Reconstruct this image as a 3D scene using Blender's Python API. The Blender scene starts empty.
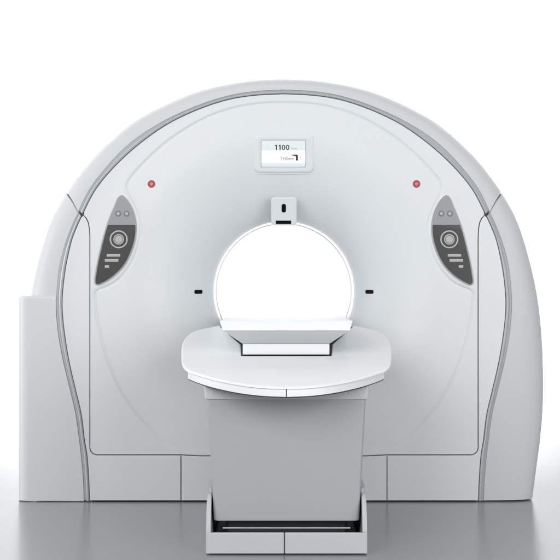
import bpy, bmesh, math
import numpy as np
from mathutils import Vector, Matrix
from mathutils.geometry import delaunay_2d_cdt

SC = bpy.context.scene
COL = SC.collection
PI = math.pi

# ------------------------------------------------------------------ camera
F = 1428.6            # focal length measured in photo pixels (560 px wide)
DG = 6.0              # distance from the camera to the front of the gantry
HY = 282.0            # eye level in the photo
EYE = (502 - HY) * DG / F
cam_d = bpy.data.cameras.new('camera')
cam = bpy.data.objects.new('camera', cam_d)
COL.objects.link(cam)
cam.location = (0, -DG, EYE)
cam.rotation_euler = (PI / 2, 0, 0)
cam_d.sensor_width = 36
cam_d.lens = F / 560 * 36
cam_d.shift_y = -(280 - HY) / 560
cam_d.clip_end = 100
SC.camera = cam

# ------------------------------------------------------------------ world, lamps, exposure
w = bpy.data.worlds.new('World')
SC.world = w
w.use_nodes = True
w.node_tree.nodes['Background'].inputs[0].default_value = (0.95, 0.975, 1.0, 1)
w.node_tree.nodes['Background'].inputs[1].default_value = 0.40


def area(name, loc, target, sx, sy, power, col=(1, 1, 1), spread=180):
    l = bpy.data.lights.new(name, 'AREA')
    l.shape = 'RECTANGLE'
    l.size = sx
    l.size_y = sy
    l.energy = power
    l.color = col
    l.spread = math.radians(spread)
    o = bpy.data.objects.new(name, l)
    COL.objects.link(o)
    o.location = loc
    o.rotation_euler = (Vector(target) - Vector(loc)).to_track_quat('-Z', 'Y').to_euler()
    return o


area('key_softbox', (-2.4, -5.4, 3.0), (0.0, -0.1, 1.1), 3.2, 3.2, 163, (1.0, 1.0, 1.0))
area('added_fill_light', (2.9, -5.2, 1.75), (0.2, -0.1, 0.7), 3.0, 3.0, 130, (1.0, 1.0, 1.0))  # added unseen fill, lifts the dark lower right of the gantry
area('added_side_light', (-4.6, -0.1, 1.5), (0.0, 0.2, 1.0), 1.6, 2.8, 85, (1.0, 1.0, 1.0))  # added unseen light, brightens the cabinet's left edge and the left shell
area('overhead_softbox', (0.0, -0.9, 4.8), (0.0, -0.3, 0.5), 3.0, 2.0, 16, (1.0, 1.0, 1.0))
area('backdrop_lamp', (0.0, 0.9, 4.6), (0.0, 2.2, 3.4), 9.0, 0.6, 175, (1.0, 1.0, 1.0), 130)
area('hidden_backdrop_fill', (0.0, 0.95, 0.7), (0.0, 2.2, 0.75), 1.7, 0.8, 55, (1.0, 1.0, 1.0))  # added light hidden behind the gantry, evens out backdrop and far floor

SC.view_settings.view_transform = 'Standard'
SC.view_settings.look = 'None'
SC.view_settings.exposure = 0
SC.view_settings.gamma = 1
SC.cycles.max_bounces = 10


# ------------------------------------------------------------------ helpers
def W(px, py, d=DG):
    """measured photo point at a known distance -> metres"""
    return Vector(((px - 280) * d / F, d - DG, EYE - (py - HY) * d / F))


def mat(name, col, rough=0.4, metal=0.0, noise=0.0, nscale=6.0, rnoise=0.0, bump=0.0, bscale=300,
        coat=0.0, spec=0.5, emit=0.0):
    m = bpy.data.materials.new(name)
    m.use_nodes = True
    nt = m.node_tree
    b = nt.nodes['Principled BSDF']
    b.inputs['Base Color'].default_value = (*col, 1)
    b.inputs['Roughness'].default_value = rough
    b.inputs['Metallic'].default_value = metal
    b.inputs['Specular IOR Level'].default_value = spec
    b.inputs['Coat Weight'].default_value = coat
    if emit:
        b.inputs['Emission Color'].default_value = (*col, 1)
        b.inputs['Emission Strength'].default_value = emit
    tc = nt.nodes.new('ShaderNodeTexCoord')
    if noise or rnoise:
        n = nt.nodes.new('ShaderNodeTexNoise')
        n.inputs['Scale'].default_value = nscale
        n.inputs['Detail'].default_value = 5
        nt.links.new(tc.outputs['Object'], n.inputs['Vector'])
        if noise:
            mx = nt.nodes.new('ShaderNodeMix')
            mx.data_type = 'RGBA'
            mx.inputs['A'].default_value = (*[c * (1 - noise) for c in col], 1)
            mx.inputs['B'].default_value = (*[min(1, c * (1 + noise)) for c in col], 1)
            nt.links.new(n.outputs['Fac'], mx.inputs['Factor'])
            nt.links.new(mx.outputs['Result'], b.inputs['Base Color'])
        if rnoise:
            mr = nt.nodes.new('ShaderNodeMapRange')
            mr.inputs['To Min'].default_value = rough - rnoise
            mr.inputs['To Max'].default_value = rough + rnoise
            nt.links.new(n.outputs['Fac'], mr.inputs['Value'])
            nt.links.new(mr.outputs['Result'], b.inputs['Roughness'])
    if bump:
        n2 = nt.nodes.new('ShaderNodeTexNoise')
        n2.inputs['Scale'].default_value = bscale
        n2.inputs['Detail'].default_value = 2
        nt.links.new(tc.outputs['Object'], n2.inputs['Vector'])
        bp = nt.nodes.new('ShaderNodeBump')
        bp.inputs['Strength'].default_value = bump
        bp.inputs['Distance'].default_value = 0.001
        nt.links.new(n2.outputs['Fac'], bp.inputs['Height'])
        nt.links.new(bp.outputs['Normal'], b.inputs['Normal'])
    return m


WHITE = mat('gantry_plastic', (0.70, 0.724, 0.742), 0.42, noise=0.018, nscale=3, rnoise=0.04, bump=0.03)
SHELL = mat('shell_plastic', (0.585, 0.605, 0.62), 0.5, spec=0.35, noise=0.012, nscale=3, rnoise=0.04, bump=0.03)
TUNNEL = mat('tunnel_plastic', (0.86, 0.865, 0.87), 0.35, rnoise=0.03)
CABINET = mat('cabinet_plastic', (0.61, 0.63, 0.642), 0.42, noise=0.015, nscale=3, rnoise=0.04, bump=0.03)
TABLE = mat('table_plastic', (0.785, 0.805, 0.82), 0.42, noise=0.012, nscale=4, rnoise=0.04, bump=0.03)
PEDESTAL = mat('pedestal_paint', (0.37, 0.385, 0.395), 0.5, noise=0.02, nscale=4, rnoise=0.05, bump=0.05)
FOOT = mat('foot_plastic', (0.50, 0.505, 0.53), 0.45, noise=0.02, nscale=5, rnoise=0.05)
SILVER = mat('silver_trim', (0.50, 0.52, 0.535), 0.4, metal=0.2, rnoise=0.05)
SEAM = mat('seam_rubber', (0.085, 0.088, 0.092), 0.7)
BLACK = mat('black_glass', (0.002, 0.002, 0.0025), 0.35, spec=0.1)
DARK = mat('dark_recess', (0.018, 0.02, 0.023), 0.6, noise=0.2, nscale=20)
KEYPAD = mat('keypad_charcoal', (0.040, 0.040, 0.039), 0.36, noise=0.05, nscale=40, spec=0.4)
KEYGREY = mat('keypad_grey', (0.30, 0.305, 0.32), 0.45)
RIM = mat('keypad_rim', (0.33, 0.335, 0.345), 0.45)
RINGM = mat('button_ring_grey', (0.16, 0.16, 0.175), 0.4)
KEY = mat('key_grey', (0.42, 0.42, 0.42), 0.4)
BUTTON = mat('button_lilac', (0.42, 0.41, 0.50), 0.3)
RED = mat('red_plastic', (0.40, 0.035, 0.035), 0.4)
PINK = mat('pale_red_plastic', (0.62, 0.22, 0.21), 0.35)
INK = mat('screen_ink', (0.02, 0.022, 0.022), 0.5)
FAINT = mat('screen_faint_ink', (0.42, 0.45, 0.45), 0.5)
SCREENBAND = mat('screen_grey_band', (0.70, 0.76, 0.77), 0.25, emit=0.12)
SCREENWHITE = mat('screen_white', (0.90, 0.93, 0.93), 0.25, emit=0.30)
SCREENEDGE = mat('screen_edge', (0.30, 0.33, 0.34), 0.4)
FRAME = mat('display_frame_plastic', (0.70, 0.725, 0.745), 0.42, rnoise=0.03)


def empty(name, loc, label, cat):
    o = bpy.data.objects.new(name, None)
    o.empty_display_size = 0.2
    o.location = loc
    COL.objects.link(o)
    o['label'] = label
    o['category'] = cat
    return o


def world_off(p):
    v = Vector((0, 0, 0))
    while p is not None:
        v += p.location
        p = p.parent
    return v


def link_mesh(name, verts, faces, m, parent, normals=None, smooth=True, label=None, auto=None):
    off = world_off(parent)
    me = bpy.data.meshes.new(name)
    me.from_pydata([tuple(Vector(v) - off) for v in verts], [], [tuple(f) for f in faces])
    me.materials.append(m)
    for p in me.polygons:
        p.use_smooth = smooth
    if normals is not None:
        me.normals_split_custom_set_from_vertices([tuple(n) for n in normals])
    elif smooth and auto:
        me.set_sharp_from_angle(angle=math.radians(auto))
    me.update()
    o = bpy.data.objects.new(name, me)
    COL.objects.link(o)
    o.parent = parent
    if label:
        o['label'] = label
    return o


def bm_obj(name, bm, m, parent, auto=35, label=None, wn=True):
    bmesh.ops.recalc_face_normals(bm, faces=bm.faces)
    bm.verts.ensure_lookup_table()
    vs = [v.co.copy() for v in bm.verts]
    bm.verts.index_update()
    fs = [[v.index for v in f.verts] for f in bm.faces]
    bm.free()
    o = link_mesh(name, vs, fs, m, parent, auto=auto, label=label)
    if wn:
        wm = o.modifiers.new('weighted_normals', 'WEIGHTED_NORMAL')
        wm.mode = 'FACE_AREA'
        wm.weight = 100
        wm.keep_sharp = True
    return o


def box_bm(x0, x1, y0, y1, z0, z1, bev=0.0, seg=3, bm=None):
    bm2 = bmesh.new()
    r = bmesh.ops.create_cube(bm2, size=1)
    for v in bm2.verts:
        v.co = Vector(((x0 + x1) / 2 + v.co.x * (x1 - x0), (y0 + y1) / 2 + v.co.y * (y1 - y0),
                       (z0 + z1) / 2 + v.co.z * (z1 - z0)))
    if bev:
        bmesh.ops.bevel(bm2, geom=bm2.edges[:], offset=bev, segments=seg, profile=0.5, affect='EDGES')
    if bm is None:
        return bm2
    me = bpy.data.meshes.new('tmp')
    bm2.to_mesh(me)
    bm2.free()
    bm.from_mesh(me)
    bpy.data.meshes.remove(me)
    return bm


def prism_bm(poly, y0, y1, bev=0.0, seg=2, bm=None):
    """poly: list of (x, z); extruded from y0 (front) to y1, front edge rounded"""
    bm2 = bmesh.new()
    vf = [bm2.verts.new((p[0], y0, p[1])) for p in poly]
    vb = [bm2.verts.new((p[0], y1, p[1])) for p in poly]
    n = len(poly)
    f = bm2.faces.new(vf)
    bm2.faces.new(vb[::-1])
    for i in range(n):
        bm2.faces.new((vf[i], vb[i], vb[(i + 1) % n], vf[(i + 1) % n]))
    if bev:
        bmesh.ops.bevel(bm2, geom=list(f.edges), offset=bev, segments=seg, profile=0.5, affect='EDGES')
    if bm is None:
        return bm2
    me = bpy.data.meshes.new('tmp')
    bm2.to_mesh(me)
    bm2.free()
    bm.from_mesh(me)
    bpy.data.meshes.remove(me)
    return bm


def curve(pts, n, closed=False):
    """Catmull-Rom through pts, resampled to n points of equal arc length"""
    p = np.array(pts, float)
    if not closed:
        p = np.vstack([2 * p[0] - p[1], p, 2 * p[-1] - p[-2]])
    else:
        p = np.vstack([p[-1], p, p[0], p[1]])
    out = []
    for i in range(1, len(p) - 2):
        a, b, c, d = p[i - 1], p[i], p[i + 1], p[i + 2]
        # centripetal parametrisation
        t0 = 0
        t1 = t0 + max(1e-6, np.linalg.norm(b - a)) ** 0.5
        t2 = t1 + max(1e-6, np.linalg.norm(c - b)) ** 0.5
        t3 = t2 + max(1e-6, np.linalg.norm(d - c)) ** 0.5
        for k in range(24):
            t = t1 + (t2 - t1) * k / 24
            A1 = (t1 - t) / (t1 - t0) * a + (t - t0) / (t1 - t0) * b
            A2 = (t2 - t) / (t2 - t1) * b + (t - t1) / (t2 - t1) * c
            A3 = (t3 - t) / (t3 - t2) * c + (t - t2) / (t3 - t2) * d
            B1 = (t2 - t) / (t2 - t0) * A1 + (t - t0) / (t2 - t0) * A2
            B2 = (t3 - t) / (t3 - t1) * A2 + (t - t1) / (t3 - t1) * A3
            out.append((t2 - t) / (t2 - t1) * B1 + (t - t1) / (t2 - t1) * B2)
    if not closed:
        out.append(p[-2])
    else:
        out.append(out[0])
    return resample(np.array(out), n + (1 if closed else 0))[:n]


def resample(q, n):
    s = np.concatenate([[0], np.cumsum(np.linalg.norm(np.diff(q, axis=0), axis=1))])
    t = np.linspace(0, s[-1], n)
    return np.stack([np.interp(t, s, q[:, k]) for k in range(q.shape[1])], 1)


def densify(poly, step, closed=True):
    out = []
    n = len(poly)
    for i in range(n if closed else n - 1):
        a, b = np.array(poly[i], float), np.array(poly[(i + 1) % n], float)
        k = max(1, int(np.linalg.norm(b - a) / step))
        for j in range(k):
            out.append(a + (b - a) * j / k)
    if not closed:
        out.append(np.array(poly[-1], float))
    return np.array(out)


def area2(p):
    return np.sum(p[:, 0] * np.roll(p[:, 1], -1) - np.roll(p[:, 0], -1) * p[:, 1])


def outward(p):
    """unit outward normals of a counter-clockwise polygon"""
    a = p - np.roll(p, 1, 0)
    b = np.roll(p, -1, 0) - p
    a /= np.maximum(1e-9, np.linalg.norm(a, axis=1))[:, None]
    b /= np.maximum(1e-9, np.linalg.norm(b, axis=1))[:, None]
    t = a + b
    t /= np.maximum(1e-6, np.linalg.norm(t, axis=1))[:, None]
    return np.stack([t[:, 1], -t[:, 0]], 1)


def inset(p, e):
    return p - outward(p) * e


def inside(pts, poly):
    x, y = pts[:, 0], pts[:, 1]
    r = np.zeros(len(pts), bool)
    n = len(poly)
    for i in range(n):
        x1, y1 = poly[i]
        x2, y2 = poly[(i + 1) % n]
        if y1 == y2:
            continue
        c = ((y1 > y) != (y2 > y)) & (x < (x2 - x1) * (y - y1) / (y2 - y1) + x1)
        r ^= c
    return r


def dist_line(pts, line):
    d = np.full(len(pts), 1e9)
    for i in range(len(line) - 1):
        a, b = line[i], line[i + 1]
        ab = b - a
        L = max(1e-12, ab @ ab)
        t = np.clip(((pts - a) @ ab) / L, 0, 1)
        q = a + t[:, None] * ab
        d = np.minimum(d, np.linalg.norm(pts - q, axis=1))
    return d


def m2(pts, d=DG):
    """photo points -> (x, z) metres in the plane at distance d"""
    p = np.array(pts, float)
    return np.stack([(p[:, 0] - 280) * d / F, EYE - (p[:, 1] - HY) * d / F], 1)


CX = 284.0


def mir(pts):
    return [(2 * CX - p[0], p[1]) for p in pts]


def tomesh_text(name, s, height, cx, cz, y, m, parent, width=None):
    cu = bpy.data.curves.new('tmp_text', 'FONT')
    cu.body = s
    cu.align_x = 'CENTER'
    cu.size = 1
    cu.extrude = 0.0
    cu.offset = 0.006
    cu.space_character = 1.12
    t = bpy.data.objects.new('tmp_text', cu)
    COL.objects.link(t)
    bpy.context.view_layer.update()
    me = bpy.data.meshes.new_from_object(t.evaluated_get(bpy.context.evaluated_depsgraph_get()))
    vs = np.array([v.co[:] for v in me.vertices])
    fs = [list(p.vertices) for p in me.polygons]
    bpy.data.objects.remove(t)
    bpy.data.curves.remove(cu)
    bpy.data.meshes.remove(me)
    lo, hi = vs.min(0), vs.max(0)
    k = height / (hi[1] - lo[1])
    kx = k if width is None else width / (hi[0] - lo[0])
    out = [(cx + (v[0] - (lo[0] + hi[0]) / 2) * kx, y, cz + (v[1] - (lo[1] + hi[1]) / 2) * k) for v in vs]
    return link_mesh(name, out, fs, m, parent, smooth=False)


# ------------------------------------------------------------------ setting
def structure(name, verts, faces, m, smooth=False):
    o = link_mesh(name, verts, faces, m, None, smooth=smooth)
    o['kind'] = 'structure'
    return o


FLOOR = mat('studio_floor', (0.235, 0.24, 0.243), 0.24, noise=0.03, nscale=2.5, rnoise=0.025, spec=0.95)
BACK = mat('studio_backdrop', (0.90, 0.90, 0.90), 0.9, noise=0.01, nscale=2, spec=0.1)
YB = (502 - HY) / (439 - HY) * DG - DG      # where the backdrop meets the floor
structure('floor', [(-9, -9, 0), (9, -9, 0), (9, YB - 0.12, 0), (-9, YB - 0.12, 0)], [(0, 1, 2, 3)], FLOOR)
vs, fs = [], []
prof = [(YB - 0.12 + 0.12 * math.sin(a), 0.12 - 0.12 * math.cos(a)) for a in np.linspace(0, PI / 2, 13)] + [(YB, 5.5)]
for x in (-8, 8):
    vs += [(x, p[0], p[1]) for p in prof]
n = len(prof)
fs = [(i, i + n, i + n + 1, i + 1) for i in range(n - 1)]
structure('backdrop', vs, fs, BACK, smooth=True)

# ------------------------------------------------------------------ gantry
gantry = empty('ct_scanner', (W(CX, 502).x, 0.40, 0),
               'large white arched CT scanner gantry with round bore standing on the grey floor', 'scanner')

TI = [(89.5, 502), (88.6, 480), (86.8, 455), (84.3, 440), (81.2, 415), (75.4, 390), (69.6, 365), (65.2, 340), (63, 322),
      (62, 308), (62.1, 297), (65, 270), (71.5, 240), (76, 228), (82.5, 214), (95, 190), (111, 170), (130, 151.5),
      (150, 135.5), (170, 122.5), (200, 108.5), (230, 99), (257, 95), (284, 93.7)]
TO = [(84, 502), (83.2, 480), (81, 455), (79.2, 440), (75.7, 415), (70, 390), (64, 365), (59.1, 340), (56.9, 322), (56, 308),
      (56.1, 297), (58.6, 270), (63.5, 248), (69.5, 231), (77.9, 212), (88, 191), (103.5, 170), (126.6, 145.6), (147, 130.5),
      (170, 117.3), (200, 104.2), (230, 95), (257, 90.8), (284, 89.4)]
OUT = [(36.5, 499), (31.5, 462), (28, 435), (26, 410), (25.5, 390), (25.8, 365), (27, 340), (31.3, 300), (40, 260), (53.5, 219),
       (68, 193.5), (90, 164), (108, 145.5), (134.6, 123.5), (170, 104.5), (200, 92.8), (230, 86), (257, 82.4), (284, 81.2)]
N = 200


def full(pts, n=N):
    h = curve(pts, n)
    r = h[::-1][1:].copy()
    r[:, 0] = 2 * CX - r[:, 0]
    return np.vstack([h, r])          # 2n-1 points, left foot -> top -> right foot


ti, to, ou = m2(full(TI)), m2(full(TO)), None
ou_px = full(OUT)
NS = len(ti)
S = np.linspace(0, 1, NS)
up = np.sin(S * PI)                   # 0 at feet, 1 at top
YS = 0.09 + 0.10 * up ** 1.5          # depth of the widest section
ou = np.array([[(p[0] - 280) * (DG + y) / F, EYE - (p[1] - HY) * (DG + y) / F] for p, y in zip(ou_px, YS)])
ZB = 0.006
for a in (ti, to, ou):
    a[:, 1] = np.maximum(a[:, 1], ZB)
    a[0, 1] = a[-1, 1] = ZB


def s_of(line, px, d=DG):
    q = m2([px], d)[0]
    half = line[:N]
    return np.argmin(np.linalg.norm(half - q, axis=1)) / (NS - 1)


s_in = s_of(to, (77.9, 212.5))
s_out = s_of(ou, (68, 193.5), DG + 0.15)
GD = 0.80                             # depth of the gantry
cen = np.array([W(CX, 292).x, W(CX, 292).z])


def shell_pt(s, t, off=0.0):
    """t 0..1 rounds from the trim to the widest section, 1..2 runs to the back, 2..2.3 rounds the back edge"""
    a = np.array([np.interp(s, S, to[:, 0]), np.interp(s, S, to[:, 1])])
    b = np.array([np.interp(s, S, ou[:, 0]), np.interp(s, S, ou[:, 1])])
    ys = np.interp(s, S, YS)
    if t <= 1:
        ph = t * PI / 2
        u, v = math.sin(ph) ** (2 / 2.7), 1 - math.cos(ph) ** (2 / 2.7)
        p = a + (b - a) * u
        y = 0.006 + (ys - 0.006) * v
    elif t <= 2:
        p = b
        y = ys + (GD - 0.05 - ys) * (t - 1)
    else:
        ph = (t - 2) / 0.3 * PI / 2
        dirn = (cen - b) / np.linalg.norm(cen - b)
        p = b + dirn * 0.05 * (1 - math.cos(ph))
        y = GD - 0.05 + 0.05 * math.sin(ph)
    if off:
        dirn = (cen - p) / np.linalg.norm(cen - p)
        p = p + dirn * off
        y += off * 0.7 * max(0, 1 - t)
    z = max(ZB, p[1])
    return (p[0], y, z)


def seam_s(t):
    u = math.sin(min(t, 1) * PI / 2) ** (2 / 2.7)
    k = u
    bend = 0.0015 * math.sin(u * PI)
    return s_in + (s_out - s_in) * k + bend


TT = list(np.linspace(0, 1, 15)) + list(np.linspace(1, 2, 8))[1:] + list(np.linspace(2, 2.3, 5))[1:]


def shell_part(name, f0, f1, ncol, off=0.0, m=SHELL, tmax=9, label=None):
    vs, fs = [], []
    tt = [t for t in TT if t <= tmax]
    for t in tt:
        a, b = f0(t), f1(t)
        for k in range(ncol + 1):
            vs.append(shell_pt(a + (b - a) * k / ncol, t, off))
    c = ncol + 1
    for i in range(len(tt) - 1):
        for k in range(ncol):
            fs.append((i * c + k, (i + 1) * c + k, (i + 1) * c + k + 1, i * c + k + 1))
    # turned-in rims along front edge and both seams
    bm = bmesh.new()
    V = [bm.verts.new(v) for v in vs]
    for f in fs:
        bm.faces.new([V[i] for i in f])
    rim = {}

    def rv(i, t, s):
        if i not in rim:
            rim[i] = bm.verts.new(shell_pt(s, t, 0.012 + off))
        return rim[i]
    for col, fn in ((0, f0), (ncol, f1)):
        for i in range(len(tt) - 1):
            i0, i1 = i * c + col, (i + 1) * c + col
            bm.faces.new((V[i0], V[i1], rv(i1, tt[i + 1], fn(tt[i + 1])), rv(i0, tt[i], fn(tt[i]))))
    bmesh.ops.remove_doubles(bm, verts=bm.verts, dist=1e-6)
    return bm_obj(name, bm, m, gantry, auto=40, label=label, wn=False)


g = 0.0008
shell_part('outer_shell', lambda t: seam_s(t) + g, lambda t: 1 - seam_s(t) - g, 220)
for side in (0, 1):
    if side == 0:
        shell_part('shell_side', lambda t: 0.0, lambda t: seam_s(t) - g, 90)
    else:
        shell_part('shell_side', lambda t: 1 - seam_s(t) + g, lambda t: 1.0, 90)
    sg = (lambda t: seam_s(t) - 0.006, lambda t: seam_s(t) + 0.006) if side == 0 else \
         (lambda t: 1 - seam_s(t) - 0.006, lambda t: 1 - seam_s(t) + 0.006)
    shell_part('shell_gasket', sg[0], sg[1], 4, off=0.007, m=SEAM, tmax=2)

# --- silver trim between the shell and the front panels
def strip(name, a, b, i0, i1, prof, m, gap0=0.0, gap1=0.0):
    """profile rows: (fraction from outer a to inner b, depth)"""
    vs, fs = [], []
    for i in range(i0, i1):
        d = b[i] - a[i]
        L = np.linalg.norm(d)
        for wv, y in prof:
            q = a[i] + d * (gap0 / L + wv * (1 - (gap0 + gap1) / L))
            vs.append((q[0], y, max(ZB, q[1])))
    c = len(prof)
    for i in range(i1 - i0 - 1):
        for k in range(c - 1):
            fs.append((i * c + k, i * c + k + 1, (i + 1) * c + k + 1, (i + 1) * c + k))
    for e in (0, i1 - i0 - 1):
        fs.append(tuple(range(e * c, e * c + c)))
    bm = bmesh.new()
    V = [bm.verts.new(v) for v in vs]
    for f in fs:
        bm.faces.new([V[i] for i in f])
    return bm_obj(name, bm, m, gantry, auto=50, wn=False)


tprof = [(0.0, 0.02), (0.0, 0.004), (0.05, 0.001), (0.2, 0.0045), (0.32, 0.0055), (0.42, 0.003), (0.5, -0.003),
         (0.62, -0.0075), (0.74, -0.0085), (0.88, -0.006), (0.97, -0.001), (1.0, 0.003), (1.0, 0.02)]
j = int(round(s_in * (NS - 1)))
strip('trim', to, ti, j + 1, NS - j - 1, tprof, SILVER, 0.0010, 0.0006)
strip('trim', to, ti, 0, j + 1, tprof, SILVER, 0.0010, 0.0006)
strip('trim', to, ti, NS - j - 1, NS, tprof, SILVER, 0.0010, 0.0006)
strip('trim_gasket', to, ti, 0, NS, [(-0.3, 0.0205), (0, 0.0195), (0.5, 0.019), (1.0, 0.0185), (1.35, 0.0183)], SEAM)

# --- front cover height field
BC = W(CX, 292)
R0 = 70 * (DG + 0.25) / F
RW = 0.37
FD = 0.25
RID = [(186, 451), (167, 443.6), (141.4, 418.5), (122, 392), (107.7, 361), (99, 329.5), (95.3, 306), (95.2, 294), (98, 289.8),
       (104, 287.8), (116.5, 281), (128.5, 267.5), (136.8, 250), (140.2, 231), (138.7, 220), (133.5, 206), (128.0, 195.5),
       (126.2, 188), (129.5, 179.5), (139, 168), (150.7, 156), (170, 139.5), (190, 126.3), (214, 114.3), (240, 106.6),
       (262, 103.4), (284, 102.6)]
rid_px = full(RID, 170)
rid = m2(rid_px)
PXM = DG / F


def H(x, z):
    x = np.asarray(x, float)
    z = np.asarray(z, float)
    r = np.hypot(x - BC.x, z - BC.z)
    u = np.clip((R0 + RW - r) / RW, 0, 1)
    # the flare starts softly, then turns into the tunnel
    fun = FD * (0.68 * u ** 1.9 + 0.32 * (1 - np.sqrt(np.maximum(0, 1 - u ** 6))))
    pts = np.stack([x, z], 1)
    d = dist_line(pts, rid)
    sd = np.where(inside(pts, rid), d, -d)
    wd = 1.5 * PXM
    q = np.clip((sd + wd) / (2 * wd), 0, 1)
    st = q * q * (3 - 2 * q)
    py = HY + (EYE - z) * F / DG
    fade = np.clip((452 - py) / 30, 0, 1)
    groove = 0.0042 * np.exp(-(sd / (1.2 * PXM)) ** 2)
    return fun + (0.0026 * st + groove) * fade


def hnorm(x, z):
    e = 0.0006
    hx = (H(x + e, z) - H(x - e, z)) / (2 * e)
    hz = (H(x, z + e) - H(x, z - e)) / (2 * e)
    n = np.stack([hx, -np.ones_like(hx), hz], 1)
    return n / np.linalg.norm(n, axis=1)[:, None]


def cover(name, poly, m, extra=None, step=4.0, gap=0.0017, bev=0.0022, hole=None, flat=False, label=None):
    """front panel: polygon in photo points, laid on the height field, with a rounded rim"""
    p = m2(densify(poly, 3.0))
    if area2(p) < 0:
        p = p[::-1]
    outer = inset(p, gap)
    outer[:, 1] = np.maximum(outer[:, 1], ZB)
    inner = inset(outer, bev)
    nb = len(inner)
    lo, hi = inner.min(0), inner.max(0)
    st = step * PXM
    gx, gz = np.meshgrid(np.arange(lo[0], hi[0], st), np.arange(lo[1], hi[1], st))
    gp = np.stack([gx.ravel(), gz.ravel()], 1)
    if extra is not None:
        gp = gp[dist_line(gp, rid) > 4.5 * PXM]
        if hole is not None:
            gp = gp[np.hypot(gp[:, 0] - BC.x, gp[:, 1] - BC.z) > R0 + RW + 0.004]
        gp = np.vstack([gp, extra])
    keep = inside(gp, inner) & (dist_line(gp, np.vstack([inner, inner[:1]])) > 0.45 * st)
    gp = gp[keep]
    holes = []
    if hole is not None:
        holes = [hole]
    allp = [inner] + holes + [gp]
    edges = [(i, (i + 1) % nb) for i in range(nb)]
    k0 = nb
    for h in holes:
        edges += [(k0 + i, k0 + (i + 1) % len(h)) for i in range(len(h))]
        k0 += len(h)
    pts = np.vstack(allp)
    res = delaunay_2d_cdt([Vector((a, b)) for a, b in pts], edges, [], 0, 1e-7)
    v2 = np.array([v[:] for v in res[0]])
    tri = np.array([list(f) for f in res[2] if len(f) == 3])
    c = v2[tri].mean(1)
    ok = inside(c, inner)
    for h in holes:
        ok &= ~inside(c, h)
    tri = tri[ok]
    a = v2[tri]
    cr = (a[:, 1, 0] - a[:, 0, 0]) * (a[:, 2, 1] - a[:, 0, 1]) - (a[:, 1, 1] - a[:, 0, 1]) * (a[:, 2, 0] - a[:, 0, 0])
    tri[cr < 0] = tri[cr < 0][:, ::-1]
    tri = tri[np.abs(cr) > 1e-12]
    hh = H(v2[:, 0], v2[:, 1])
    nn = hnorm(v2[:, 0], v2[:, 1])
    if hole is not None:       # at the mouth of the tunnel the surface runs straight back
        r = np.hypot(v2[:, 0] - BC.x, v2[:, 1] - BC.z)
        em = r < R0 + 2e-4
        nn[em] = np.stack([(BC.x - v2[em, 0]) / R0, 0 * r[em] - 0.02, (BC.z - v2[em, 1]) / R0], 1)
    verts = [(x, h, z) for (x, z), h in zip(v2, hh)]
    norms = [tuple(q) for q in nn]
    faces = [tuple(t) for t in tri]
    # rounded rim
    on = outward(outer)
    # index of the boundary vertices in the result
    look = {}
    for i, src in enumerate(res[3]):
        for sidx in src:
            look[sidx] = i
    hi_ = H(inner[:, 0], inner[:, 1])
    rings = [[look[i] for i in range(nb)]]
    for (e, dy, a_) in ((0.7, 0.3, 0.55), (1.0, 1.0, 1.0), (1.0, 9.0, 1.0)):
        q = inner + (outer - inner) * e
        ring = []
        for i in range(nb):
            ring.append(len(verts))
            verts.append((q[i, 0], hi_[i] + bev * dy, q[i, 1]))
            nv = np.array([on[i, 0] * a_, -(1 - a_), on[i, 1] * a_])
            norms.append(tuple(nv / np.linalg.norm(nv)))
        rings.append(ring)
    for A, B in zip(rings[:-1], rings[1:]):
        for i in range(nb):
            k = (i + 1) % nb
            faces.append((A[i], B[i], B[k], A[k]))
    return link_mesh(name, verts, faces, m, gantry, normals=norms, label=label)


def arc(cx, cy, r, a0, a1, n=8):
    return [(cx + r * math.cos(math.radians(a)), cy + r * math.sin(math.radians(a))) for a in np.linspace(a0, a1, n)]


junction = [(83.2, 215.2), (86, 218), (88.2, 222.5), (89.4, 229), (89.8, 238)]
ti_px = full(TI, 160)
top_part = [tuple(p) for p in ti_px if p[1] < 213.5]
seam_left = junction + [(89.8, 447.5)] + arc(97.3, 447.5, 7.5, 180, 90)
panel_poly = top_part + mir(junction) + mir([(89.8, 447.5)]) + mir(arc(97.3, 447.5, 7.5, 180, 90)) \
    + [(387, 455), (366, 456), (202, 456), (181, 455)] + seam_left[::-1]
# extra points: rings of the flare, rows along the step
NR = 180
ex = []
for k, ph in enumerate(np.linspace(0, PI / 2, 44)[:-1]):
    r = R0 + RW * (1 - math.sin(ph))
    o = (k % 2) * 0.5
    ex += [(BC.x + r * math.cos(2 * PI * (q + o) / NR), BC.z + r * math.sin(2 * PI * (q + o) / NR)) for q in range(NR)]
ex = np.array(ex)
ex = ex[dist_line(ex, rid) > 4.2 * PXM]
tn = np.gradient(rid, axis=0)
tn /= np.linalg.norm(tn, axis=1)[:, None]
nr = np.stack([-tn[:, 1], tn[:, 0]], 1)
rows = [rid + nr * q * PXM for q in (-3.4, -2.1, -1.4, -0.7, 0, 0.7, 1.4, 2.1, 3.4)]
ex = np.vstack([ex] + rows)
hole = np.array([(BC.x + R0 * math.cos(2 * PI * q / NR), BC.z + R0 * math.sin(2 * PI * q / NR)) for q in range(NR)])
cover('front_panel', panel_poly, WHITE, extra=ex, hole=hole)

low_ti = [tuple(p) for p in ti_px[:160] if p[1] > 215.5]      # foot -> junction
side_poly = [(181, 502)] + low_ti + seam_left + [(181, 455)]
cover('side_panel', side_poly, WHITE, step=8)
cover('side_panel', mir(side_poly), WHITE, step=8)
cover('base_panel', [(181, 455), (202, 456), (366, 456), (387, 455), (387, 502), (181, 502)], WHITE, step=8)


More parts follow.
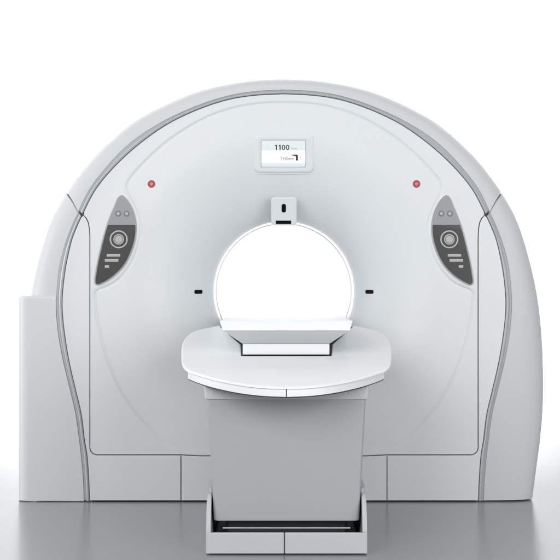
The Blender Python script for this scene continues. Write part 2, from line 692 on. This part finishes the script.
def ribbon(name, line, wpx, y, m, parent):
    q = m2(line)
    t = np.gradient(q, axis=0)
    t /= np.linalg.norm(t, axis=1)[:, None]
    nn = np.stack([-t[:, 1], t[:, 0]], 1) * wpx * PXM / 2
    vs = [(p[0], y, max(ZB, p[1])) for p in np.vstack([q + nn, q - nn])]
    k = len(q)
    fs = [(i, i + 1, k + i + 1, k + i) for i in range(k - 1)]
    return link_mesh(name, vs, fs, m, parent, smooth=False)


def seam_line(pts):
    return densify(pts, 2.0, closed=False)


ribbon('seam_gasket', seam_line([(79, 213)] + seam_left + [(181, 455), (202, 456), (290, 456)]), 6, 0.0165, SEAM, gantry)
ribbon('seam_gasket', seam_line(mir([(79, 213)] + seam_left + [(181, 455), (202, 456), (270, 456)])), 6, 0.0170, SEAM, gantry)
ribbon('seam_gasket', seam_line([(181, 458), (181, 501)]), 6, 0.0160, SEAM, gantry)
ribbon('seam_gasket', seam_line([(387, 458), (387, 501)]), 6, 0.0160, SEAM, gantry)

# --- tunnel
prof = [(R0, FD - 0.0005), (R0, FD + 0.02), (R0, 0.436), (R0 - 0.0006, 0.4385), (R0 - 0.0035, 0.440), (R0 - 0.0045, 0.443)]
for k in range(1, 11):
    u = k / 10
    prof.append((R0 - 0.0045 + 0.0645 * u * u, 0.44 + (GD - 0.44) * u))
vs, fs = [], []
for r, y in prof:
    vs += [(BC.x + r * math.cos(2 * PI * q / NR), y, BC.z + r * math.sin(2 * PI * q / NR)) for q in range(NR)]
for i in range(len(prof) - 1):
    for q in range(NR):
        k = (q + 1) % NR
        fs.append((i * NR + q, i * NR + k, (i + 1) * NR + k, (i + 1) * NR + q))
link_mesh('bore_tunnel', vs, fs, TUNNEL, gantry)

# --- rear cover
back = np.array([shell_pt(s, 2.3)[0::2] for s in np.linspace(0, 1, 240)])
hb = np.array([(BC.x + (R0 + 0.06) * math.cos(2 * PI * q / 90), BC.z + (R0 + 0.06) * math.sin(2 * PI * q / 90)) for q in range(90)])
pts = np.vstack([back, hb])
ed = [(i, (i + 1) % 240) for i in range(240)] + [(240 + i, 240 + (i + 1) % 90) for i in range(90)]
res = delaunay_2d_cdt([Vector(p) for p in pts], ed, [], 0, 1e-7)
v2 = np.array([v[:] for v in res[0]])
tri = np.array([list(f) for f in res[2]])
c = v2[tri].mean(1)
tri = tri[inside(c, back) & ~inside(c, hb)]
link_mesh('rear_cover', [(v[0], GD - 0.001, v[1]) for v in v2], tri, SHELL, gantry, smooth=False)
bm_obj('plinth', box_bm(W(92, 0).x, W(476, 0).x, 0.025, 0.72, 0.0, 0.03), DARK, gantry)

# --- side cabinet on the left
cab_top = 295.8
zt = W(0, cab_top, DG).z
vs, fs = [], []
zl = np.linspace(0.004, zt, 60)
toz = to[:N]
xl = W(18, 0, DG + 0.03).x
rc = 0.05
nc = 10
cols = None
zz = list(zl[:-1]) + [zt - 0.006, zt - 0.0015, zt]
for iz, z in enumerate(zz):
    e = 0 if z < zt - 0.007 else (0.0 if iz == len(zz) - 3 else (0.0018 if iz == len(zz) - 2 else 0.006))
    sel = toz[:, 1] < W(0, 285).z
    xr = np.interp(z, toz[sel][:, 1], toz[sel][:, 0]) - 0.001
    yf = 0.002 + e
    row = [(xr, 0.05, z), (xr, yf, z), (xr - 0.002, yf, z)]
    for k in range(1, 14):
        row.append((xr + (xl + rc - xr) * k / 14, yf, z))
    for k in range(nc + 1):
        a = k / nc * PI / 2
        row.append((xl + e + (rc) * (1 - math.sin(a)), yf + rc * (1 - math.cos(a)), z))
    row.append((xl + e, 0.48, z))
    cols = len(row)
    vs += row
nzr = len(zz)
fs = [(i * cols + k, (i + 1) * cols + k, (i + 1) * cols + k + 1, i * cols + k + 1) for i in range(nzr - 1) for k in range(cols - 1)]
k = len(vs)
vs += [(W(70, 0).x, 0.48, zt)]
fs.append(tuple(list(range((nzr - 1) * cols, nzr * cols)) + [k]))
bm = bmesh.new()
V = [bm.verts.new(v) for v in vs]
for f in fs:
    bm.faces.new([V[i] for i in f])
bm_obj('side_cabinet', bm, CABINET, gantry, auto=50)

# --- control panels
CP = [(121.6, 195.0), (125.5, 197.5), (130.6, 204.2), (134.8, 214.5), (136.6, 225), (136.2, 236), (133, 248.8), (125.5, 264.5),
      (114.5, 276.2), (103, 283.6), (97.5, 285.4), (94.8, 283.6), (95.6, 272), (100.8, 247), (107.0, 224.5), (114.5, 206),
      (118.3, 197.2)]


def disc_bm(cx, cz, r, y0, y1, bev, n=32, bm=None):
    return prism_bm([(cx + r * math.cos(2 * PI * q / n), cz + r * math.sin(2 * PI * q / n)) for q in range(n)], y0, y1, bev, 3, bm)


def ring_bm(cx, cz, ro, ri, y0, y1, n=40):
    bm = bmesh.new()
    R = []
    mid = (ro + ri) / 2
    for r, y in ((ro, y1), (ro, y0 + 0.0006), (mid + (ro - mid) * 0.6, y0), (mid + (ri - mid) * 0.6, y0), (ri, y0 + 0.0006), (ri, y1)):
        R.append([bm.verts.new((cx + r * math.cos(2 * PI * q / n), y, cz + r * math.sin(2 * PI * q / n))) for q in range(n)])
    for A, B in zip(R[:-1], R[1:]):
        for q in range(n):
            bm.faces.new((A[q], A[(q + 1) % n], B[(q + 1) % n], B[q]))
    return bm


def control_panel(flip):
    f = (lambda pts: mir(pts)) if flip else (lambda pts: pts)
    cp = curve(f(CP), 96, closed=True)
    p = m2(cp)
    if area2(p) < 0:
        p = p[::-1]
    rim = bm_obj('control_panel', prism_bm(p, -0.0045, 0.012, 0.003, 3), RIM, gantry, auto=60)
    q = inset(p, 1.25 * PXM)
    zsplit = W(0, 225).z

    def clip(poly, above):
        out = []
        n = len(poly)
        for i in range(n):
            a, b = poly[i], poly[(i + 1) % n]
            ia, ib = (a[1] > zsplit) == above, (b[1] > zsplit) == above
            if ia:
                out.append(a)
            if ia != ib:
                t = (zsplit - a[1]) / (b[1] - a[1])
                out.append(a + (b - a) * t)
        return out
    bm_obj('keypad', prism_bm(clip(q, False), -0.0057, -0.002, 0.0008, 2), KEYPAD, rim)
    bm_obj('indicator_plate', prism_bm(clip(q, True), -0.0054, -0.002, 0.0008, 2), KEYGREY, rim)
    for b in ((118.3, 213.6), (126.8, 213.6)):
        c = m2(f([b]))[0]
        bm_obj('button_ring', ring_bm(c[0], c[1], 2.8 * PXM, 1.7 * PXM, -0.0075, -0.004), RINGM, rim)
        bm_obj('button', disc_bm(c[0], c[1], 1.75 * PXM, -0.0072, -0.004, 0.001), BUTTON, rim)
    c = m2(f([(118.9, 239.4)]))[0]
    bm_obj('dial_ring', ring_bm(c[0], c[1], 9.0 * PXM, 7.6 * PXM, -0.0082, -0.004, 56), KEY, rim)
    bm_obj('dial', disc_bm(c[0], c[1], 5.3 * PXM, -0.0095, -0.004, 0.0022, 40), KEY, rim)
    bm_obj('dial_cap', ring_bm(c[0], c[1], 4.3 * PXM, 3.6 * PXM, -0.0101, -0.009, 40), RINGM, rim)
    for (x0, x1, y0, y1) in ((107, 120.4, 253.9, 256.8), (105.0, 118.7, 259, 261.9), (105, 109.5, 265.3, 268)):
        a, b = m2(f([(x0, y1)]))[0], m2(f([(x1, y0)]))[0]
        bm_obj('key', box_bm(min(a[0], b[0]), max(a[0], b[0]), -0.0085, -0.004, a[1], b[1], 0.0012, 2), KEY, rim)
    # the small red call light above the panel
    c = m2(f([(151.4, 183.9)]))[0]
    h0 = float(H([c[0]], [c[1]])[0])
    li = bm_obj('indicator_light', ring_bm(c[0], c[1], 3.8 * PXM, 1.5 * PXM, h0 - 0.0012, 0.03, 32), RED, gantry)
    bm_obj('lens', prism_bm([(c[0] + 2.3 * PXM * math.sin(a_), c[1] - 2.3 * PXM * math.cos(a_)) for a_ in (0, 2.0, 2 * PI - 2.0)], h0 - 0.0018, 0.03, 0.0004, 2), PINK, li)


control_panel(False)
control_panel(True)


# --- display above the bore
def rrect(x0, x1, y0, y1, r, n=6):
    return arc(x1 - r, y0 + r, r, -90, 0, n) + arc(x1 - r, y1 - r, r, 0, 90, n) + arc(x0 + r, y1 - r, r, 90, 180, n) + arc(x0 + r, y0 + r, r, 180, 270, n)


bm = bmesh.new()
RG = []
for e, y in [(0.0, 0.05), (0.0, -0.002)] + [(1.0 + 3.2 * (1 - math.cos(a)), -0.002 - 0.009 * math.sin(a)) for a in np.linspace(0, PI / 2, 7)]:
    RG.append([bm.verts.new((p[0], y, p[1])) for p in m2(rrect(252.6 + e, 315.4 - e, 133.6 + e, 173.2 - e, 6.5 - e * 0.8))])
for A, B in zip(RG[:-1], RG[1:]):
    for i in range(len(A)):
        bm.faces.new((A[i], A[(i + 1) % len(A)], B[(i + 1) % len(A)], B[i]))
bm.faces.new(RG[-1])
disp = bm_obj('display', bm, FRAME, gantry, auto=60)
bm_obj('screen_edge', prism_bm(m2(rrect(260.8, 306, 139.8, 166.9, 0.8)), -0.0118, -0.006), SCREENEDGE, disp)
bm_obj('screen_band', prism_bm(m2([(261.4, 140.4), (305.4, 140.4), (305.4, 150.4), (261.4, 150.4)]), -0.0124, -0.008), SCREENBAND, disp)
bm_obj('screen_band', prism_bm(m2([(261.4, 162.6), (305.4, 162.6), (305.4, 166.3), (261.4, 166.3)]), -0.0123, -0.008), SCREENBAND, disp)
bm_obj('screen', prism_bm(m2([(261.4, 150.4), (305.4, 150.4), (305.4, 162.6), (261.4, 162.6)]), -0.0123, -0.008), SCREENWHITE, disp)
c = m2([(282.2, 147.4)])[0]
vs, fs = [], []


def glyph(pts):
    k = len(vs)
    vs.extend([(p[0], -0.0128, p[1]) for p in m2(pts)])
    return list(range(k, k + len(pts)))


for gx in (274.9, 278.6):                       # the two ones, each with its flag
    fs.append(glyph([(gx, 146.3), (gx, 145.5), (gx + 1.1, 144.8), (gx + 2.0, 144.8), (gx + 2.0, 149.8), (gx + 1.0, 149.8), (gx + 1.0, 146.0)]))
for gx in (283.5, 287.6):                       # the two noughts
    a_ = glyph([(gx + 1.75 * math.cos(t), 147.3 + 2.55 * math.sin(t)) for t in np.linspace(0, 2 * PI, 25)[:-1]])
    b_ = glyph([(gx + 0.85 * math.cos(t), 147.3 + 1.75 * math.sin(t)) for t in np.linspace(0, 2 * PI, 25)[:-1]])
    fs += [[a_[q], a_[(q + 1) % 24], b_[(q + 1) % 24], b_[q]] for q in range(24)]
link_mesh('screen_text', vs, fs, INK, disp, smooth=False)
c = m2([(294.2, 148.6)])[0]
tomesh_text('screen_text', 'mm', 1.5 * PXM, c[0], c[1], -0.0128, FAINT, disp, 5.5 * PXM)
c = m2([(287.0, 158.2)])[0]
tomesh_text('screen_text', 'T100mm', 2.7 * PXM, c[0], c[1], -0.0128, INK, disp, 13.0 * PXM)
ic = [(291.8, 154.3), (297.0, 154.3), (297.8, 154.8), (298.0, 155.8), (298.0, 160.3), (295.9, 160.3), (295.9, 156.4), (295.0, 155.7), (291.8, 155.3)]
link_mesh('screen_symbol', [(p[0], -0.0128, p[1]) for p in m2(ic)], [tuple(range(len(ic)))], INK, disp, smooth=False)



def lean(o, ztop, k, push=0.0):
    for q in [o] + list(o.children):
        for v in q.data.vertices:
            v.co.y += max(0.0, ztop - v.co.z) * k + push
        q.data.update()


lean(disp, W(0, 133.6).z, 0.20, 0.0045)

# --- sensor housing over the bore
sp = rrect(271.2, 297.0, 197.2, 226, 3.2)
bm = bmesh.new()
RG = []
for e, y in [(0.0, 0.24), (0.0, 0.036)] + [(2.0 * (1 - math.cos(a)), 0.036 - 0.007 * math.sin(a)) for a in np.linspace(0, PI / 2, 7)]:
    RG.append([bm.verts.new((p[0], y, p[1])) for p in m2(rrect(271.0 + e, 297.0 - e, 197.0 + e, 224.6 - e * 0.3, 3.6 - e * 0.6), DG + 0.03)])
for A, B in zip(RG[:-1], RG[1:]):
    for i in range(len(A)):
        bm.faces.new((A[i], A[(i + 1) % len(A)], B[(i + 1) % len(A)], B[i]))
bm.faces.new(RG[-1])
sh = bm_obj('sensor_housing', bm, WHITE, gantry, auto=60)
bm_obj('sensor_window', prism_bm(m2(rrect(281.6, 286.0, 203.7, 212.3, 2.1), DG + 0.028), 0.0284, 0.034), BLACK, sh)
bm_obj('sensor_slot', prism_bm(m2(rrect(275.8, 291.2, 220.2, 223.6, 0.4), DG + 0.028), 0.0282, 0.034), BLACK, sh)

lean(sh, W(0, 197).z, 0.42)

# --- positioning laser windows on the flare
for sx in (-1, 1):
    x = BC.x + sx * 85.3 * PXM * 1.026
    z = BC.z
    h = float(H([x], [z])[0])
    n3 = Vector(hnorm(np.array([x]), np.array([z]))[0])
    xa = Vector((1, 0, 0))
    xa = (xa - n3 * xa.dot(n3)).normalized()
    za = xa.cross(n3) * -1
    if za.z < 0:
        za = -za
    bm = prism_bm([(a * PXM, b * PXM) for a, b in rrect(-5.5, 5.5, -2.0, 2.0, 1.7)], -0.0015, 0.008)
    M = Matrix((xa, -n3, za)).transposed().to_4x4()
    M.translation = Vector((x, h, z))
    bmesh.ops.transform(bm, matrix=M, verts=bm.verts)
    bm_obj('laser_window', bm, BLACK, gantry)

# ------------------------------------------------------------------ patient table
TX = 286.4                                     # middle of the table in the photo
D_F = DG * (502 - HY) / (555 - HY)             # distance of the foot's front face
tx = (TX - 280) * 5.0 / F
table = empty('patient_table', (tx, -0.7, 0),
              'white patient table with curved collar and grey pedestal reaching into the scanner bore', 'patient table')


def hw(px, d):
    return px * d / F


def zat(py, d):
    return EYE - (py - HY) * d / F


# foot: two front panels, side walls, dark tray
yf = D_F - DG
fh = zat(533, D_F)
w_f = hw(80.7, D_F)
sx0 = (284.4 - 280) * D_F / F
foot = bm_obj('foot', box_bm(tx - w_f + 0.022, tx + w_f - 0.022, yf + 0.02, -0.10, 0.004, 0.03, 0.002), DARK, table)
bm_obj('foot_front', box_bm(tx - w_f, sx0 - 0.0018, yf, yf + 0.016, 0.004, fh, 0.0025), FOOT, foot)
bm_obj('foot_front', box_bm(sx0 + 0.0018, tx + w_f, yf, yf + 0.016, 0.004, fh, 0.0025), FOOT, foot)
bm_obj('front_gasket', box_bm(sx0 - 0.006, sx0 + 0.006, yf + 0.006, yf + 0.0175, 0.004, fh - 0.003), SEAM, foot)
for s in (-1, 1):
    zt1 = zat(486, D_F + 0.13)
    prof = [(yf + 0.0165, 0.004), (yf + 0.0165, fh)]
    for k in range(1, 13):
        u = k / 12
        prof.append((yf + 0.0165 + 0.085 * (1 - math.cos(u * PI / 2)) + 0.01 * u, fh + (zt1 - 0.02 - fh) * math.sin(u * PI / 2) ** 1.2))
    prof += [(yf + 0.118, zt1 - 0.006), (yf + 0.135, zt1), (yf + 0.30, zt1), (yf + 0.33, zt1 - 0.01), (yf + 0.345, zt1 - 0.03),
             (yf + 0.36, fh), (-0.13, fh), (-0.13, 0.004)]
    bm = bmesh.new()
    xa, xb = tx + s * w_f, tx + s * (w_f - 0.015)
    A = [bm.verts.new((xa, p[0], p[1])) for p in prof]
    B = [bm.verts.new((xb, p[0], p[1])) for p in prof]
    bm.faces.new(A)
    bm.faces.new(B[::-1])
    for i in range(len(prof)):
        k = (i + 1) % len(prof)
        bm.faces.new((A[i], B[i], B[k], A[k]))
    bmesh.ops.bevel(bm, geom=[e for e in bm.edges if abs(e.verts[0].co.x - e.verts[1].co.x) < 1e-6], offset=0.002, segments=2, affect='EDGES')
    bm_obj('foot_side', bm, FOOT, foot, auto=40)
bm = bmesh.new()
bmesh.ops.create_cone(bm, cap_ends=True, segments=12, radius1=0.0022, radius2=0.0022, depth=hw(126, 4.93))
bmesh.ops.rotate(bm, verts=bm.verts, cent=(0, 0, 0), matrix=Matrix.Rotation(PI / 2, 3, 'Y'))
bmesh.ops.translate(bm, verts=bm.verts, vec=(tx, yf + 0.035, zat(528, D_F + 0.035)))
bm_obj('foot_rail', bm, SILVER, foot)

# pedestal column
dP = D_F + 0.07
yP = dP - DG
zt_, zb_ = 0.62, zat(521, dP)
zk = zat(401, dP)
bm = bmesh.new()


def ring_rect(cx, hx, y0, y1, z, r=0.012, n=4):
    pts = []
    for (px, py, a0) in ((cx + hx - r, y0 + r, -90), (cx + hx - r, y1 - r, 0), (cx - hx + r, y1 - r, 90), (cx - hx + r, y0 + r, 180)):
        for k in range(n + 1):
            a = math.radians(a0 + 90 * k / n)
            pts.append((px + r * math.cos(a), py + r * math.sin(a), z))
    return pts


def loft(bm, rings, cap=True):
    R = [[bm.verts.new(p) for p in r] for r in rings]
    n = len(R[0])
    for A, B in zip(R[:-1], R[1:]):
        for i in range(n):
            bm.faces.new((A[i], A[(i + 1) % n], B[(i + 1) % n], B[i]))
    if cap:
        bm.faces.new(R[0][::-1])
        bm.faces.new(R[-1])
    return bm


h_b, h_t = hw(72.8, dP), hw(79.3, dP)
loft(bm, [ring_rect(tx, h_b - 0.003, yP + 0.003, -0.22, zb_), ring_rect(tx, h_b, yP, -0.22, zb_ + 0.004),
          ring_rect(tx, h_t, yP, -0.22, zk), ring_rect(tx, h_t, yP, -0.22, zk + 0.006)])
ped = bm_obj('pedestal', bm, PEDESTAL, table, auto=40)
bm = bmesh.new()
h_s = hw(82, dP)
loft(bm, [ring_rect(tx, h_s - 0.002, yP - 0.004, -0.2, zk + 0.0065), ring_rect(tx, h_s, yP - 0.006, -0.2, zk + 0.009),
          ring_rect(tx, h_s + 0.004, yP - 0.006, -0.2, zk + 0.06)])
bm_obj('pedestal_collar', bm, mat('pedestal_collar_paint', (0.52, 0.545, 0.56), 0.45, rnoise=0.04), table, auto=40)
loftm = bmesh.new()
loft(loftm, [ring_rect(tx, h_b - 0.04, yP + 0.05, -0.25, 0.02), ring_rect(tx, h_b - 0.04, yP + 0.05, -0.25, zb_ + 0.001)])
bm_obj('pedestal_foot', loftm, DARK, table)

# collar: a sloping, bow-fronted cover around the cradle
D1, PY1 = 4.72, 386.8
D2, PY2 = 5.75, 328.0
zc1, zc2 = zat(PY1, D1), zat(PY2, D2)
slope = (zc2 - zc1) / (D2 - D1)


def on_collar(px, py):
    k = slope + (py - HY) / F
    d = (EYE - zc1 + slope * D1) / k
    return Vector(((px - 280) * d / F, d - DG))       # plan position


def zc(y):
    return zc1 + slope * (y + DG - D1)


left = [(286.4, 387.0), (264, 386.2), (240.7, 383.6), (212.8, 378.0), (196, 373.0), (187.2, 369.6), (182.7, 364.8), (181.3, 354),
        (182.2, 344), (186, 336.5), (193, 331.5), (203, 328.6), (212, 326.8)]
lc = curve(left, 90)
notch = [(219.0, 325.5), (240.5, 343.9), (241.3, 355.9)]


def mirT(pts):
    return [(2 * TX - p[0], p[1]) for p in pts]


outline = [tuple(p) for p in lc] + notch + mirT(notch)[::-1] + mirT([tuple(p) for p in lc])[::-1][:-1]
plan = [on_collar(*p) for p in outline]
nl = len(lc)


def collar_solid(name, plan, t0, t1, bev, m, parent, only=None):
    """plan polygon between depths t0 and t1 below the sloping top plane, top edge rounded"""
    P = np.array([p[:] for p in plan])
    if area2(P) < 0:
        P = P[::-1]
    on = outward(P)
    bm = bmesh.new()
    rings = []
    for e, t in [(bev * (1 - math.sin(a)), t0 + bev * (1 - math.cos(a))) for a in np.linspace(0, PI / 2, 6)] + [(0, t1)]:
        q = P - on * e
        rings.append([(x, y, zc(y) - t) for x, y in q])
    loft(bm, rings)
    o = bm_obj(name, bm, m, parent, auto=45, wn=False)
    for f in o.data.polygons:
        if len(f.vertices) > 8:
            f.use_smooth = False
    return o


collar = collar_solid('collar', plan, 0.0, 0.0075, 0.006, TABLE, table)
# lip strip below the collar's edge, split in the middle of the front
P = np.array([p[:] for p in plan])
if area2(P) < 0:
    P = P[::-1]
lipplan = [on_collar(*p) for p in [(286.4, 386.8), (264, 385.9), (240.7, 383.3), (212.8, 377.6), (196.5, 372.6), (188, 369.2), (188, 340)]]
lp = [tuple(v) for v in lipplan]
Lc = curve(lp[:6], 50)
for s in (-1, 1):
    cxl = lp[0][0]
    gapx = 0.0016
    ptsL = [(cxl + (p[0] - cxl) * (1 if s < 0 else -1), p[1]) for p in Lc]
    ptsL[0] = (ptsL[0][0] + s * gapx, ptsL[0][1])
    back_ = [(cxl + (q[0] - cxl) * 0.9, q[1] + 0.045) for q in ptsL[::-1]]
    back_[-1] = (ptsL[0][0], ptsL[0][1] + 0.045)
    collar_solid('collar_lip', [Vector(p) for p in ptsL + back_], 0.0088, 0.0335, 0.003, TABLE, collar)
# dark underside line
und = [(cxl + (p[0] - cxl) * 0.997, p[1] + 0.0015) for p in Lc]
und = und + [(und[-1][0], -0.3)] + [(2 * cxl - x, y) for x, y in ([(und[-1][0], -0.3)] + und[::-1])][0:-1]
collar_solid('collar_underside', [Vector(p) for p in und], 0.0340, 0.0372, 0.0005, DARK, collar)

# cradle: long tapered top that slides through the bore
dB = on_collar(286, 354.9)[1] + DG + 0.008
dC = dB - 0.09
cyF = dC - DG
ctx = (286.2 - 280) * dC / F
zT, zL = zat(320.5, dC), zat(330.3, dC)
wT, wL = hw(66.6, dC), hw(63.6, dC)
zB = zat(343.6, dB)
wB = hw(43.6, dB)
cyB = dB - DG
cyR = 0.78


def cr_ring(y, yb, e=0.0):
    # hull cross-section: thin upright edge, tapering underside, slightly dished top
    sec = [(-wT + e, zT - 0.004 - e, 0), (-wT + 0.004 + e, zT - e, 0), (-wT + 0.03, zT - 0.0006 - e, 0), (-wT * 0.5, zT - 0.0014 - e, 0), (0, zT - 0.0018 - e, 0),
           (wT * 0.5, zT - 0.0014 - e, 0), (wT - 0.03, zT - 0.0006 - e, 0), (wT - 0.004 - e, zT - e, 0), (wT - e, zT - 0.004 - e, 0), (wL, zL, 0), (wB, zB, 1), (-wB, zB, 1), (-wL, zL, 0)]
    return [(ctx + x, yb if f else y, z) for x, z, f in sec]


bm = bmesh.new()
RG = [[bm.verts.new(p) for p in r] for r in (cr_ring(cyF, cyB, 0.003), cr_ring(cyF + 0.003, cyB + 0.001), cr_ring(cyR, cyR))]
for A, B in zip(RG[:-1], RG[1:]):
    for i in range(13):
        bm.faces.new((A[i], A[(i + 1) % 13], B[(i + 1) % 13], B[i]))
bm.faces.new(RG[0][:10] + [RG[0][12]])                      # upright front edge
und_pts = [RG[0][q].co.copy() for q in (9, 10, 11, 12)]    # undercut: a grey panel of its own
bm.faces.new(RG[2])
cradle = bm_obj('cradle', bm, TABLE, table, auto=30)
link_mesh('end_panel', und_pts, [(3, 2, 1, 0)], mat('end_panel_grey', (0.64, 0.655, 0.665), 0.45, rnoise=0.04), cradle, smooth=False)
zk2 = zat(354.9, dB)
bm_obj('cradle_carriage', box_bm(ctx - wB + 0.001, ctx + wB - 0.001, cyB - 0.004, 0.3, zk2 + 0.0005, zB - 0.0008, 0.003), TABLE, cradle)
# dark well under the notch
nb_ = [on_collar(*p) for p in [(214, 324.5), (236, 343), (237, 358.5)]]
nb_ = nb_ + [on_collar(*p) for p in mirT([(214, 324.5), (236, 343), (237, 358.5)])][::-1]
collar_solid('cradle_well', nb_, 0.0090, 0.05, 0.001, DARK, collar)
